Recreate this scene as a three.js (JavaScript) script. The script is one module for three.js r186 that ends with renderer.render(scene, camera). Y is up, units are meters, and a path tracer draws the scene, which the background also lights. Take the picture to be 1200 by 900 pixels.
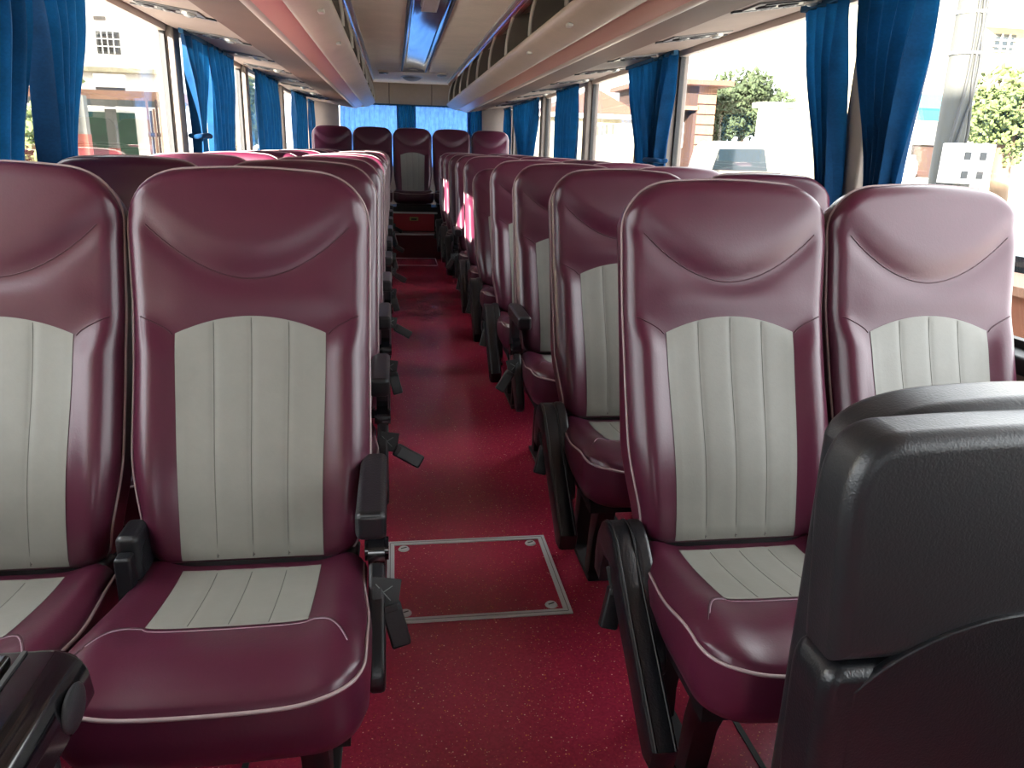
import * as THREE from 'three';
import { RoundedBoxGeometry } from 'three/addons/geometries/RoundedBoxGeometry.js';
import { mergeGeometries, toCreasedNormals } from 'three/addons/utils/BufferGeometryUtils.js';

// ---------------------------------------------------------------- camera, sky, sun, exposure
const scene = new THREE.Scene();
const renderer = new THREE.WebGLRenderer({ antialias: true });
renderer.toneMapping = THREE.LinearToneMapping;
renderer.toneMappingExposure = 1.95;
renderer.shadowMap.enabled = true;
const FOCAL = 894;                                        // pixels for a 1200 x 900 frame
const camera = new THREE.PerspectiveCamera(2 * Math.atan(450 / FOCAL) * 180 / Math.PI, 4 / 3, 0.05, 300);
{
  const pitch = 0.2977, yaw = 0.1549, roll = 0.0307;
  const forward = new THREE.Vector3(Math.sin(yaw) * Math.cos(pitch), -Math.sin(pitch), -Math.cos(yaw) * Math.cos(pitch));
  const right = new THREE.Vector3(Math.cos(yaw), 0, Math.sin(yaw));
  const up = new THREE.Vector3().crossVectors(right, forward);
  const r2 = right.clone().multiplyScalar(Math.cos(roll)).addScaledVector(up, Math.sin(roll));
  const u2 = up.clone().multiplyScalar(Math.cos(roll)).addScaledVector(right, -Math.sin(roll));
  camera.position.set(-0.2004, 1.1601, 0);
  camera.quaternion.setFromRotationMatrix(new THREE.Matrix4().makeBasis(r2, u2, forward.clone().negate()));
}
scene.background = new THREE.Color().setRGB(0.92, 0.97, 1.0);   // bright hazy sky
scene.backgroundIntensity = 5.0;
const sun = new THREE.DirectionalLight(new THREE.Color().setRGB(1.0, 0.93, 0.82), 34);
sun.position.set(-1 * 12, 0.5 * 12, 1.3 * 12 - 4);
sun.target.position.set(0, 0, -4);
sun.castShadow = true;
sun.shadow.mapSize.set(4096, 4096);
Object.assign(sun.shadow.camera, { left: -14, right: 14, top: 14, bottom: -14, near: 0.5, far: 60 });
sun.shadow.bias = -0.0005;
scene.add(sun, sun.target);

// ---------------------------------------------------------------- helpers
let seed = 20240611;
const rnd = () => { seed = (seed * 1664525 + 1013904223) >>> 0; return seed / 4294967296; };
const clamp01 = (t) => Math.min(1, Math.max(0, t));
const smooth = (a, b, t) => { const k = clamp01((t - a) / (b - a)); return k * k * (3 - 2 * k); };
const gauss = (t, s) => Math.exp(-(t / s) * (t / s));
const lerp = (a, b, t) => a + (b - a) * t;
const taken = new Map();
function numbered(name) {
  const n = taken.get(name) ?? 0; taken.set(name, n + 1);
  return n ? `${name}_${String(n).padStart(3, '0')}` : name;
}
function tag(o, label, category, group, kind) {
  o.userData.label = label;
  if (category) o.userData.category = category;
  if (group) o.userData.group = group;
  if (kind) o.userData.kind = kind;
  return o;
}
function thing(name, label, category, [x, y, z] = [0, 0, 0], group) {
  const o = new THREE.Group(); o.name = numbered(name); scene.add(o); o.position.set(x, y, z);
  return tag(o, label, category, group);
}
function setting(name, label) {
  const o = new THREE.Group(); o.name = name; scene.add(o); o.userData = { kind: 'structure', label };
  return o;
}
function part(name, geo, mat, parent, label) {
  const m = new THREE.Mesh(Array.isArray(geo) ? (geo.length > 1 ? merge(geo) : geo[0]) : geo, mat);
  m.name = name; parent.add(m);
  if (label) m.userData.label = label;
  return m;
}
function merge(list) {
  return mergeGeometries(list.map((g) => { const n = g.index ? g.toNonIndexed() : g; for (const k of Object.keys(n.attributes)) if (!['position', 'normal', 'uv'].includes(k)) n.deleteAttribute(k); return n; }));
}
// texture coordinates in metres, each face seen along its main axis
function metric(g0, crease = 0) {
  if (crease) g0 = toCreasedNormals(g0, crease);
  const g = g0.index ? g0.toNonIndexed() : g0, p = g.attributes.position, n = g.attributes.normal, uv = new Float32Array(p.count * 2);
  for (let i = 0; i < p.count; i++) {
    const ax = Math.abs(n.getX(i)), ay = Math.abs(n.getY(i)), az = Math.abs(n.getZ(i)), x = p.getX(i), y = p.getY(i), z = p.getZ(i);
    if (ay >= ax && ay >= az) { uv[2 * i] = x; uv[2 * i + 1] = z; } else if (ax >= az) { uv[2 * i] = z; uv[2 * i + 1] = y; } else { uv[2 * i] = x; uv[2 * i + 1] = y; }
  }
  g.setAttribute('uv', new THREE.BufferAttribute(uv, 2));
  return g;
}
const up = (a, b) => (a < b ? [a, b] : [b, a]);
const box = (x0, x1, y0, y1, z0, z1) => metric(new THREE.BoxGeometry(x1 - x0, y1 - y0, z1 - z0).translate((x0 + x1) / 2, (y0 + y1) / 2, (z0 + z1) / 2));
const rbox = (x0, x1, y0, y1, z0, z1, r = 0.006, seg = 2) => metric(new RoundedBoxGeometry(x1 - x0, y1 - y0, z1 - z0, seg, r).translate((x0 + x1) / 2, (y0 + y1) / 2, (z0 + z1) / 2));
const cyl = (r, h, n = 16, r2 = r) => new THREE.CylinderGeometry(r2, r, h, n);
function tube(points, r, closed = false, n = 60, radial = 6) {
  return new THREE.TubeGeometry(new THREE.CatmullRomCurve3(points.map((p) => new THREE.Vector3(...p)), closed, 'catmullrom', 0.5), n, r, radial, closed);
}
function grid(nu, nv, f, flip = false) {            // f(i / nu, j / nv) -> [x, y, z, u, v]
  const pos = [], uv = [], idx = [];
  for (let j = 0; j <= nv; j++) for (let i = 0; i <= nu; i++) { const q = f(i / nu, j / nv); pos.push(q[0], q[1], q[2]); uv.push(q[3] ?? q[0], q[4] ?? q[1]); }
  for (let j = 0; j < nv; j++) for (let i = 0; i < nu; i++) {
    const a = j * (nu + 1) + i, b = a + 1, c = a + nu + 1, d = c + 1;
    if (flip) idx.push(a, c, b, b, c, d); else idx.push(a, b, c, b, d, c);
  }
  const g = new THREE.BufferGeometry();
  g.setAttribute('position', new THREE.Float32BufferAttribute(pos, 3)); g.setAttribute('uv', new THREE.Float32BufferAttribute(uv, 2));
  g.setIndex(idx); g.computeVertexNormals();
  return g;
}
// outline in the (z, y) plane, extruded along x and centred on it
function sideShape(pts, width, bevel = 0.006, curve = false) {
  const v = pts.map(([z, y]) => new THREE.Vector2(z, y));
  const s = curve ? new THREE.Shape(new THREE.SplineCurve([...v, v[0]]).getPoints(pts.length * 5)) : new THREE.Shape(v);
  return metric(new THREE.ExtrudeGeometry(s, { depth: width - 2 * bevel, bevelEnabled: true, bevelThickness: bevel, bevelSize: bevel, bevelOffset: -bevel, bevelSegments: 2, curveSegments: 8 }).rotateY(-Math.PI / 2).translate((width - 2 * bevel) / 2, 0, 0), 0.6);
}
// profile in the (x, y) plane swept along z
function sweepZ(pts, z0, z1, flip = false, nz = 1) {
  let len = [0]; for (let i = 1; i < pts.length; i++) len.push(len[i - 1] + Math.hypot(pts[i][0] - pts[i - 1][0], pts[i][1] - pts[i - 1][1]));
  const n = pts.length - 1;
  return grid(n, nz, (s, t) => { const i = Math.round(s * n), z = lerp(z0, z1, t); return [pts[i][0], pts[i][1], z, len[i], z]; }, flip);
}
const arcPts = (cx, cy, r, a0, a1, n = 6) => Array.from({ length: n + 1 }, (_, i) => { const a = lerp(a0, a1, i / n) * Math.PI / 180; return [cx + r * Math.cos(a), cy + r * Math.sin(a)]; });

// ---------------------------------------------------------------- textures
function texture(size, fn, { srgb = false, repeat = 1 } = {}) {
  const d = new Uint8Array(size * size * 4);
  fn(d, size);
  const t = new THREE.DataTexture(d, size, size, THREE.RGBAFormat);
  t.wrapS = t.wrapT = THREE.RepeatWrapping; t.magFilter = THREE.LinearFilter; t.minFilter = THREE.LinearFilter; t.repeat.set(repeat, repeat);
  if (srgb) t.colorSpace = THREE.SRGBColorSpace;
  t.needsUpdate = true;
  return t;
}
function tileNoise(n, cells) {                      // smooth value noise that tiles
  const v = Float32Array.from({ length: cells * cells }, rnd), out = new Float32Array(n * n);
  for (let y = 0; y < n; y++) for (let x = 0; x < n; x++) {
    const fx = x / n * cells, fy = y / n * cells, i = Math.floor(fx), j = Math.floor(fy), a = smooth(0, 1, fx - i), b = smooth(0, 1, fy - j), i1 = (i + 1) % cells, j1 = (j + 1) % cells;
    out[y * n + x] = lerp(lerp(v[j * cells + i], v[j * cells + i1], a), lerp(v[j1 * cells + i], v[j1 * cells + i1], a), b);
  }
  return out;
}
const grainMap = (n, layers) => (d, size) => {
  const fs = layers.map(([c, w]) => [tileNoise(size, c), w]);
  for (let i = 0; i < size * size; i++) { let s = 0; for (const [f, w] of fs) s += f[i] * w; const c = Math.round(255 * clamp01(s)); d[4 * i] = d[4 * i + 1] = d[4 * i + 2] = c; d[4 * i + 3] = 255; }
};
const leatherBump = texture(512, grainMap(512, [[128, 0.5], [64, 0.3], [24, 0.2]]), { repeat: 4 });
const plasticBump = texture(512, grainMap(512, [[200, 0.7], [100, 0.3]]), { repeat: 3 });
const wearMap = texture(512, (d, n) => {
  const a = tileNoise(n, 6), b = tileNoise(n, 30), c = tileNoise(n, 120);
  for (let i = 0; i < n * n; i++) { const s = 238 + 17 * (0.5 * a[i] + 0.3 * b[i] + 0.2 * c[i]); d[4 * i] = d[4 * i + 1] = d[4 * i + 2] = Math.min(255, s); d[4 * i + 3] = 255; }
}, { srgb: true, repeat: 1.3 });
const floorMap = texture(1024, (d, n) => {          // red vinyl with cast-in flecks, 0.7 m a tile
  const a = tileNoise(n, 8), b = tileNoise(n, 160);
  for (let i = 0; i < n * n; i++) { const s = 0.93 + 0.05 * a[i] + 0.14 * (b[i] - 0.5); d[4 * i] = 168 * s; d[4 * i + 1] = 46 * s; d[4 * i + 2] = 74 * s; d[4 * i + 3] = 255; }
  const tones = [[232, 150, 120], [214, 110, 96], [240, 190, 170], [190, 70, 80], [225, 130, 70]];
  for (let k = 0; k < 3000; k++) {
    const x0 = rnd() * n, y0 = rnd() * n, r = 0.9 + 2.1 * rnd() * rnd(), [cr, cg, cb] = tones[Math.floor(rnd() * 5)];
    for (let y = Math.floor(y0 - r); y <= y0 + r; y++) for (let x = Math.floor(x0 - r); x <= x0 + r; x++) {
      if (Math.hypot(x - x0, y - y0) > r) continue;
      const i = 4 * (((y + n) % n) * n + ((x + n) % n)); d[i] = cr; d[i + 1] = cg; d[i + 2] = cb;
    }
  }
}, { srgb: true, repeat: 1 / 0.7 });
const velvetMap = texture(256, (d, n) => {
  const a = tileNoise(n, 10), b = tileNoise(n, 90);
  for (let i = 0; i < n * n; i++) { const s = 200 + 55 * (0.6 * a[i] + 0.4 * b[i]); d[4 * i] = d[4 * i + 1] = d[4 * i + 2] = Math.min(255, s); d[4 * i + 3] = 255; }
}, { srgb: true, repeat: 3 });
const plasterMap = texture(512, (d, n) => {
  const a = tileNoise(n, 5), b = tileNoise(n, 24), c = tileNoise(n, 140);
  for (let i = 0; i < n * n; i++) { const s = 205 + 50 * (0.5 * a[i] + 0.3 * b[i] + 0.2 * c[i]); d[4 * i] = d[4 * i + 1] = d[4 * i + 2] = Math.min(255, s); d[4 * i + 3] = 255; }
}, { srgb: true, repeat: 0.4 });

// ---------------------------------------------------------------- materials
const std = (color, roughness, extra = {}) => new THREE.MeshStandardMaterial({ color, roughness, ...extra });
const phys = (color, roughness, extra = {}) => new THREE.MeshPhysicalMaterial({ color, roughness, ...extra });
const M = {
  maroon: phys(0x48182c, 0.33, { map: wearMap, bumpMap: leatherBump, bumpScale: 0.00012 }),
  maroonSeam: std(0x3a1020, 0.6),
  grey: phys(0x807f78, 0.5, { map: wearMap, bumpMap: leatherBump, bumpScale: 0.0001 }),
  paleThread: std(0x9a7f8c, 0.7),
  greySeam: std(0x55554f, 0.7),
  piping: std(0x968484, 0.45),
  black: phys(0x131519, 0.34, { bumpMap: plasticBump, bumpScale: 0.0003 }),
  gloss: phys(0x0c0d10, 0.16, { clearcoat: 0.6, clearcoatRoughness: 0.08 }),
  blackGrain: phys(0x1b1d20, 0.4, { bumpMap: plasticBump, bumpScale: 0.00025 }),
  strap: std(0x202224, 0.75),
  thread: std(0x6f7575, 0.7),
  frame: std(0x111214, 0.5),
  floor: phys(0xffffff, 0.24, { map: floorMap, bumpMap: plasticBump, bumpScale: 0.00012 }),
  riser: phys(0x5e1420, 0.5, { map: wearMap }),
  redPanel: phys(0xb02a38, 0.45, { map: wearMap }),
  metal: std(0xd2d4d6, 0.4, { metalness: 0.2 }),
  chrome: std(0xd8d6d4, 0.07, { metalness: 1 }),
  silver: std(0xb8b4ac, 0.35, { metalness: 0.6 }),
  brass: std(0x9c9a62, 0.4, { metalness: 0.7 }),
  ceiling: std(0xe8dac8, 0.8, { map: wearMap, bumpMap: plasticBump, bumpScale: 0.0004 }),
  ceilingSeam: std(0x5a4c40, 0.8),
  lip: phys(0xaa998a, 0.4, { map: wearMap }),
  pinkMetal: std(0xcf9c88, 0.33, { metalness: 0.5 }),
  whiteTrim: std(0xb5a59a, 0.4),
  brownPanel: phys(0x5e443b, 0.65, { map: wearMap, specularIntensity: 0.5 }),
  unitPanel: phys(0x94837a, 0.65, { map: wearMap, specularIntensity: 0.5 }),
  unitDark: std(0x24262a, 0.35),
  unitGrey: std(0x6d6a6a, 0.35),
  lens: phys(0x8f9494, 0.2),
  divider: std(0x5a534b, 0.55),
  redTrim: phys(0x8a1426, 0.12, { clearcoat: 0.8, clearcoatRoughness: 0.05 }),
  wall: std(0x8f8078, 0.7, { map: wearMap }),
  pillar: std(0x7b7068, 0.6, { map: wearMap }),
  rubber: std(0x1a1a1b, 0.6),
  rearPanel: std(0xa39282, 0.7, { map: wearMap }),
  velvet: phys(0x0c4370, 0.95, { specularIntensity: 0.2, map: velvetMap, transmission: 0.42, thickness: 0, side: THREE.DoubleSide, sheen: 0.2, sheenColor: new THREE.Color(0x3aa0d8), sheenRoughness: 0.5 }),
  thinBlue: phys(0x5b92e0, 0.95, { map: velvetMap, transmission: 0.6, thickness: 0, side: THREE.DoubleSide }),
  tie: std(0x0f4566, 0.85),
  glass: phys(0xffffff, 0.0, { transmission: 1, thickness: 0, ior: 1.5 }),
  speaker: std(0x8a8580, 0.6),
};

// ---------------------------------------------------------------- the coach body
const WX = 1.25, SILL = 0.74, HEAD = 1.665, REAR = -10.1, FRONT = 2.6, ROOF = 1.9;
{
  const f = setting('floor', 'dark red speckled vinyl bus floor');
  part('floor_sheet', box(-1.3, 1.3, -0.08, 0, -8.42, FRONT), M.floor, f);
  part('rear_platform', box(-1.3, 1.3, -0.08, 0.25, REAR - 0.05, -8.42), M.riser, f, 'dark red raised platform');
  part('step_edge', rbox(-0.26, 0.26, 0.247, 0.262, -8.45, -8.405, 0.004), M.metal, f, 'bare metal step edge');
  for (const s of [-1, 1]) part('seat_rail', box(s * 0.505 - 0.006, s * 0.505 + 0.006, 0, 0.003, -8.41, FRONT - 0.1), M.frame, f, 'thin black rail');
}
const PILLARS = [0.5, -0.55, -2.3, -4.07, -5.87, -7.67, -9.52];
for (const s of [-1, 1]) {
  const w = setting(s < 0 ? 'wall_left' : 'wall_right', s < 0 ? 'bus side wall with window pillars behind the glossy black console' : 'bus side wall with window pillars behind the black barrier');
  const X = (a, b) => (s > 0 ? [a, b] : [-b, -a]);
  part('lower_panel', box(...X(1.2, 1.3), 0, SILL, REAR, FRONT), M.wall, w);
  part('sill', rbox(...X(1.17, 1.25), SILL - 0.03, SILL + 0.012, REAR, FRONT, 0.01), M.rubber, w, 'black window sill');
  part('header', box(...X(1.22, 1.32), HEAD, 2.0, REAR, FRONT), M.wall, w);
  part('front_panel', box(...X(1.2, 1.3), SILL, HEAD, PILLARS[0], FRONT), M.wall, w);
  for (const z of PILLARS) part('pillar', rbox(...X(1.2, 1.29), SILL, HEAD, z - 0.055, z + 0.055, 0.01), M.pillar, w);
}
{
  let n = 0;
  for (const s of [-1, 1]) {
    const zs = [...PILLARS, REAR];
    for (let k = 0; k + 1 < zs.length; k++) {
      const a = zs[k + 1] + 0.055, b = zs[k] - 0.055; if (b - a < 0.15) continue;
      const o = setting(`window_${++n}`, 'fixed side window pane in a thin black rubber frame');
      const x0 = s * WX;
      part('pane', box(x0 - 0.003, x0 + 0.003, SILL + 0.02, HEAD, a, b), M.glass, o);
      part('head_trim', box(x0 - 0.02, x0 + 0.02, HEAD - 0.03, HEAD, a, b), M.whiteTrim, o);
      part('gasket', [box(x0 - 0.012, x0 + 0.012, SILL + 0.012, SILL + 0.03, a, b), box(x0 - 0.012, x0 + 0.012, SILL + 0.03, HEAD - 0.03, a, a + 0.016), box(x0 - 0.012, x0 + 0.012, SILL + 0.03, HEAD - 0.03, b - 0.016, b)], M.rubber, o);
    }
  }
  const rw = setting('wall_rear', 'brown grey rear wall of the bus around the rear window');
  part('lower_panel', box(-1.3, 1.3, 0.25, 0.95, REAR - 0.08, REAR), M.wall, rw);
  for (const s of [-1, 1]) part('corner_panel', box(Math.min(s * 0.87, s * 1.3), Math.max(s * 0.87, s * 1.3), 0.95, 2.0, REAR - 0.08, REAR), M.wall, rw);
  for (const [a, b] of [[-0.87, -0.262], [-0.254, 0.258], [0.266, 0.87]]) part('panel', rbox(a, b, 1.655, 2.0, REAR - 0.08, REAR + 0.004, 0.004), M.rearPanel, rw);
  part('panel_backing', box(-0.87, 0.87, 1.655, 2.0, REAR - 0.08, REAR - 0.01), M.ceilingSeam, rw);
  const ro = setting(`window_${++n}`, 'rear window pane behind the blue curtains');
  part('pane', box(-0.87, 0.87, 0.95, 1.655, REAR - 0.05, REAR - 0.044), M.glass, ro);
  const fw = setting('wall_front', 'front wall of the bus around the windscreen');
  part('dash_panel', box(-1.3, 1.3, 0, 0.95, FRONT, FRONT + 0.08), M.wall, fw);
  part('header', box(-1.3, 1.3, 1.35, 2.0, FRONT, FRONT + 0.08), M.wall, fw);
  for (const s of [-1, 0, 1]) part('post', box(s * 1.05 - (s ? 0.25 : 0.03), s * 1.05 + (s ? 0.25 : 0.03), 0.95, 1.35, FRONT, FRONT + 0.08), M.pillar, fw);
  const wo = setting(`window_${++n}`, 'large windscreen pane');
  part('pane', box(-0.8, 0.8, 0.95, 1.35, FRONT + 0.03, FRONT + 0.036), M.glass, wo);
}
{
  const c = setting('ceiling', 'beige brown bus ceiling with panel joints');
  part('roof_slab', box(-1.32, 1.32, 1.93, 2.03, REAR - 0.05, FRONT + 0.08), M.ceilingSeam, c);
  const cuts = [FRONT, 0.3, -1.85, -4.0, -6.12, -8.25, REAR];
  for (let k = 0; k + 1 < cuts.length; k++) for (const s of [-1, 1]) part('panel', rbox(Math.min(s * 0.105, s * 0.5), Math.max(s * 0.105, s * 0.5), ROOF, ROOF + 0.03, cuts[k + 1] + 0.003, cuts[k] - 0.003, 0.003), M.ceiling, c);
  part('panel', rbox(-0.105, 0.105, ROOF, ROOF + 0.03, REAR, -8.35, 0.003), M.ceiling, c);
  // the mirror-bright channel down the middle
  const prof = [[-0.112, 1.893], [-0.108, 1.884], [-0.1, 1.884], [-0.092, 1.894], ...Array.from({ length: 9 }, (_, i) => { const t = lerp(-1, 1, i / 8); return [0.078 * t, 1.903 - 0.007 * t * t]; }), [0.092, 1.894], [0.1, 1.884], [0.108, 1.884], [0.112, 1.893]];
  const strip = thing('ceiling_strip', 'mirror bright chrome channel running down the middle of the ceiling', 'trim strip', [0, 0, 0]);
  part('channel', sweepZ(prof, -8.35, FRONT - 0.1, true), M.chrome, strip);
  part('end_cap', rbox(-0.112, 0.112, 1.88, 1.9, -8.36, -8.345, 0.003), M.unitGrey, strip);
  for (const s of [-1, 1]) part('edge_bead', rbox(s * 0.118 - 0.006, s * 0.118 + 0.006, 1.882, 1.9, -8.35, FRONT - 0.1, 0.004), M.unitDark, strip);
  for (const z of [-4.7, -2.2]) {
    const l = thing('ceiling_lamp', z < -4 ? 'unlit rectangular lamp set into the chrome ceiling channel' : 'unlit rectangular lamp in the chrome channel above the first rows', 'lamp', [0, 1.888, z]);
    part('diffuser', rbox(-0.035, 0.035, -0.004, 0.008, 0, 1.1, 0.003), M.lip, l);
    part('bezel', [rbox(-0.043, -0.035, -0.006, 0.008, -0.01, 1.11, 0.002), rbox(0.035, 0.043, -0.006, 0.008, -0.01, 1.11, 0.002), rbox(-0.035, 0.035, -0.006, 0.008, -0.01, 0, 0.002), rbox(-0.035, 0.035, -0.006, 0.008, 1.1, 1.11, 0.002)], M.silver, l);
  }
  const d = thing('ceiling_speaker', 'oval grey dome fitting on the ceiling near the rear wall', 'speaker', [0, 1.9, -9.15]);
  part('dome', new THREE.SphereGeometry(1, 24, 10, 0, Math.PI * 2, Math.PI / 2, Math.PI / 2).scale(0.105, 0.045, 0.16), M.speaker, d);
  part('ring', new THREE.TorusGeometry(0.112, 0.012, 8, 32).rotateX(Math.PI / 2).scale(1, 0.7, 1.5), M.silver, d);
  const g = thing('ceiling_bar', 'flat cross bar with round end caps on the rear ceiling', 'ceiling bar', [0, 1.9, -8.6]);
  part('bar', rbox(-0.36, 0.36, -0.014, 0, -0.09, 0.09, 0.006), M.ceiling, g);
  for (const s of [-1, 1]) part('round_cap', cyl(0.05, 0.014, 20).translate(s * 0.3, -0.018, 0), M.lens, g);
}

// ---------------------------------------------------------------- overhead luggage racks
for (const s of [-1, 1]) {
  const where = s < 0 ? 'above the console side seats' : 'above the barrier side seats';
  const r = thing('luggage_rack', `beige overhead luggage rack with pink metal strip ${where}`, 'luggage rack');
  const P = (a) => a.map(([x, y]) => [s * x, y]);
  const Z0 = -9.62, Z1 = FRONT - 0.15, fl = s < 0;
  part('service_panel', sweepZ(P([[1.235, 1.668], [1.2, 1.652], [0.9, 1.61], [0.875, 1.606]]), Z0, Z1, fl), M.unitPanel, r);
  part('under_panel', sweepZ(P([[0.875, 1.606], [0.868, 1.601], [0.66, 1.575]]), Z0, Z1, fl), M.brownPanel, r, 'brown flat underside');
  part('white_bead', sweepZ(P([[0.665, 1.577], [0.66, 1.569], [0.64, 1.569], [0.634, 1.577]]), Z0, Z1, fl), M.whiteTrim, r, 'pale bead');
  part('pink_strip', sweepZ(P([[0.634, 1.577], [0.6, 1.586], [0.555, 1.606]]), Z0, Z1, fl), M.pinkMetal, r, 'glossy pink metal strip');
  const lip = P([[0.556, 1.604], [0.548, 1.596], [0.53, 1.592], [0.49, 1.6], [0.45, 1.617], [0.425, 1.634], [0.416, 1.65], [0.42, 1.664], [0.432, 1.668], [0.445, 1.66]]);
  part('lip', [sweepZ(lip, Z0, Z1, fl)], M.lip, r, 'rounded beige front lip');
  for (const z of [-2.2, -3.05, -3.95]) part('clip', rbox(Math.min(s * 0.44, s * 0.462), Math.max(s * 0.44, s * 0.462), 1.604, 1.618, z - 0.022, z + 0.022, 0.004), M.silver, r, 'small silver clip');
  part('bin_floor', sweepZ(P([[0.44, 1.655], [0.7, 1.64], [1.22, 1.69]]), Z0, Z1, !fl), M.lip, r);
  part('bin_back', box(Math.min(s * 1.19, s * 1.22), Math.max(s * 1.19, s * 1.22), 1.66, 1.92, Z0, Z1), M.lip, r);
  part('bin_top', box(Math.min(s * 0.5, s * 1.22), Math.max(s * 0.5, s * 1.22), 1.905, 1.925, Z0, Z1), M.lip, r);
  const capShape = new THREE.Shape(P([[0.445, 1.66], [0.432, 1.668], [0.416, 1.65], [0.425, 1.634], [0.49, 1.6], [0.53, 1.592], [0.6, 1.586], [0.65, 1.569], [0.87, 1.603], [1.235, 1.668], [1.235, 1.92], [0.5, 1.92], [0.455, 1.8], [0.44, 1.72]]).map(([x, y]) => new THREE.Vector2(x, y)));
  part('end_panel', metric(new THREE.ExtrudeGeometry(capShape, { depth: 0.02, bevelEnabled: false }).translate(0, 0, Z0 - 0.02)), M.lip, r);
  part('ceiling_trim', [sweepZ(P([...arcPts(0.465, 1.885, 0.034, 20, -200, 14)]), Z0, Z1, !fl)], M.redTrim, r, 'glossy dark red tube trim');
  part('trim_bead', rbox(Math.min(s * 0.418, s * 0.434), Math.max(s * 0.418, s * 0.434), 1.884, 1.9, Z0, Z1, 0.004), M.silver, r);
  for (let z = -2.17 - 0.795; z > Z0 + 0.1; z -= 0.795) rackDivider(z);
  for (let z = -2.17; z < Z1; z += 0.795) rackDivider(z);
  function rackDivider(z) {
    const edge = [[0.425, 1.66], [0.428, 1.72], [0.44, 1.79], [0.462, 1.86]];
    const sh = new THREE.Shape([...edge, [0.6, 1.9], [0.66, 1.8], [0.6, 1.7], [0.56, 1.65]].map(([x, y]) => new THREE.Vector2(s * x, y)));
    const dv = part('divider', metric(new THREE.ExtrudeGeometry(sh, { depth: 0.018, bevelEnabled: false }).translate(0, 0, z - 0.009)), M.divider, r, 'dark curved divider');
    part('divider_edge', tube(edge.map(([x, y]) => [s * (x - 0.004), y, z]), 0.011, false, 10, 8), M.silver, dv, 'silver edge bar');
  }
  // reading lamps and air nozzles, one set over each seat row
  for (let k = 0; k < 10; k++) {
    const z = -1.72 - 0.76 * k - (s > 0 ? 0 : 0.02);
    const ord = ['first', 'second', 'third', 'fourth', 'fifth', 'sixth', 'seventh', 'eighth', 'ninth', 'tenth'][k];
    const u = thing('service_unit', `dark lamp and air nozzle unit over the ${ord} row on the ${s < 0 ? 'console' : 'barrier'} side`, 'air vent', [s * 1.03, 1.6285, z], 'service units under the luggage racks');
    u.rotation.z = s * 0.15;
    part('slot', rbox(-0.15, 0.16, -0.006, 0.004, -0.104, -0.082, 0.002), M.unitDark, u, 'black joint');
    part('plate', rbox(-0.125, 0.125, -0.005, 0.006, -0.075, 0.055, 0.002), M.unitGrey, u);
    for (const q of [-0.075, 0.0]) {
      const nz = part('air_nozzle', new THREE.TorusGeometry(0.024, 0.009, 8, 20).rotateX(Math.PI / 2).translate(q, -0.004, -0.01), M.unitDark, u);
      part('nozzle_core', new THREE.SphereGeometry(0.017, 12, 8).scale(1, 0.7, 1).translate(q, -0.004, -0.01), M.unitGrey, nz);
    }
    const lm = part('reading_lamp', cyl(0.026, 0.016, 18, 0.03).translate(0.08, -0.004, -0.01), M.silver, u);
    part('lamp_lens', new THREE.SphereGeometry(0.021, 14, 8).scale(1, 0.45, 1).translate(0.08, -0.011, -0.01), M.lens, lm);
    part('grip', rbox(-0.1, 0.06, -0.009, -0.002, 0.032, 0.046, 0.003), M.unitDark, u);
  }
}

// ---------------------------------------------------------------- seats
const BL = 0.745;
const backHalf = (y) => 0.188 + 0.027 * smooth(0, 0.3, y / BL) + 0.004 * smooth(0.5, 0.9, y / BL);
const round = (a, from) => { const k = Math.max(0, (Math.abs(a) - from) / (1 - from)); return 1 - Math.sqrt(Math.max(0, 1 - k * k)); };
const backTop = (u) => BL - 0.02 * u * u - 0.085 * round(u, 0.6);
const backBottom = (u) => 0.045 * round(u, 0.72);
const smileY = (x) => 0.534 + 0.115 * Math.pow(Math.abs(x) / 0.2, 1.9);
const insTop = (x) => 0.464 - 0.034 * (x / 0.14) * (x / 0.14);
const insHalf = (y) => 0.127 + 0.009 * smooth(0.05, 0.42, y);
const EDGE = 0.034;
function backFront(x, y, dip = true) {
  const w = backHalf(y), u = Math.min(1, Math.abs(x) / w);
  let z = 0.02 * gauss(y - 0.16, 0.16) + 0.02 * smooth(0.42, 0.68, y);
  const d = y - smileY(x);
  z += 0.011 * smooth(-0.012, 0.07, d) + 0.003 * smooth(0, -0.05, d);
  z -= 0.0025 * gauss(d, 0.016) * (1 - smooth(0.15, 0.2, Math.abs(x)));
  const sh = insTop(0.14) + 0.03 * smooth(0.14, 0.21, Math.abs(x));
  z += 0.016 * gauss(Math.abs(x) - 0.174, 0.034) * smooth(0.0, 0.08, y) * (1 - smooth(sh - 0.05, sh + 0.025, y));
  z += 0.004 * gauss(y - 0.495, 0.03) * (1 - smooth(0.12, 0.2, Math.abs(x)));
  if (dip && Math.abs(x) < insHalf(y) - 0.02 && y < insTop(x) - 0.022 && y > 0.04) z -= 0.005;
  const e = Math.min((1 - u) * w, backTop(u) - y, (y - backBottom(u)) * 1.4), q = clamp01(1 - Math.max(0, e) / EDGE);
  return z - EDGE * 0.95 * (1 - Math.sqrt(1 - q * q));
}
const spread = (s) => Math.sin((s * 2 - 1) * Math.PI / 2 * 0.985) / Math.sin(Math.PI / 2 * 0.985);
const spreadV = (t) => lerp(t, 0.5 - 0.5 * Math.cos(Math.PI * t), 0.55);
function backPoint(s, t) {
  const u = spread(s), y = lerp(backBottom(u), backTop(u), spreadV(t));
  return [u * backHalf(y), y];
}
const SEAT = {};
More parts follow.
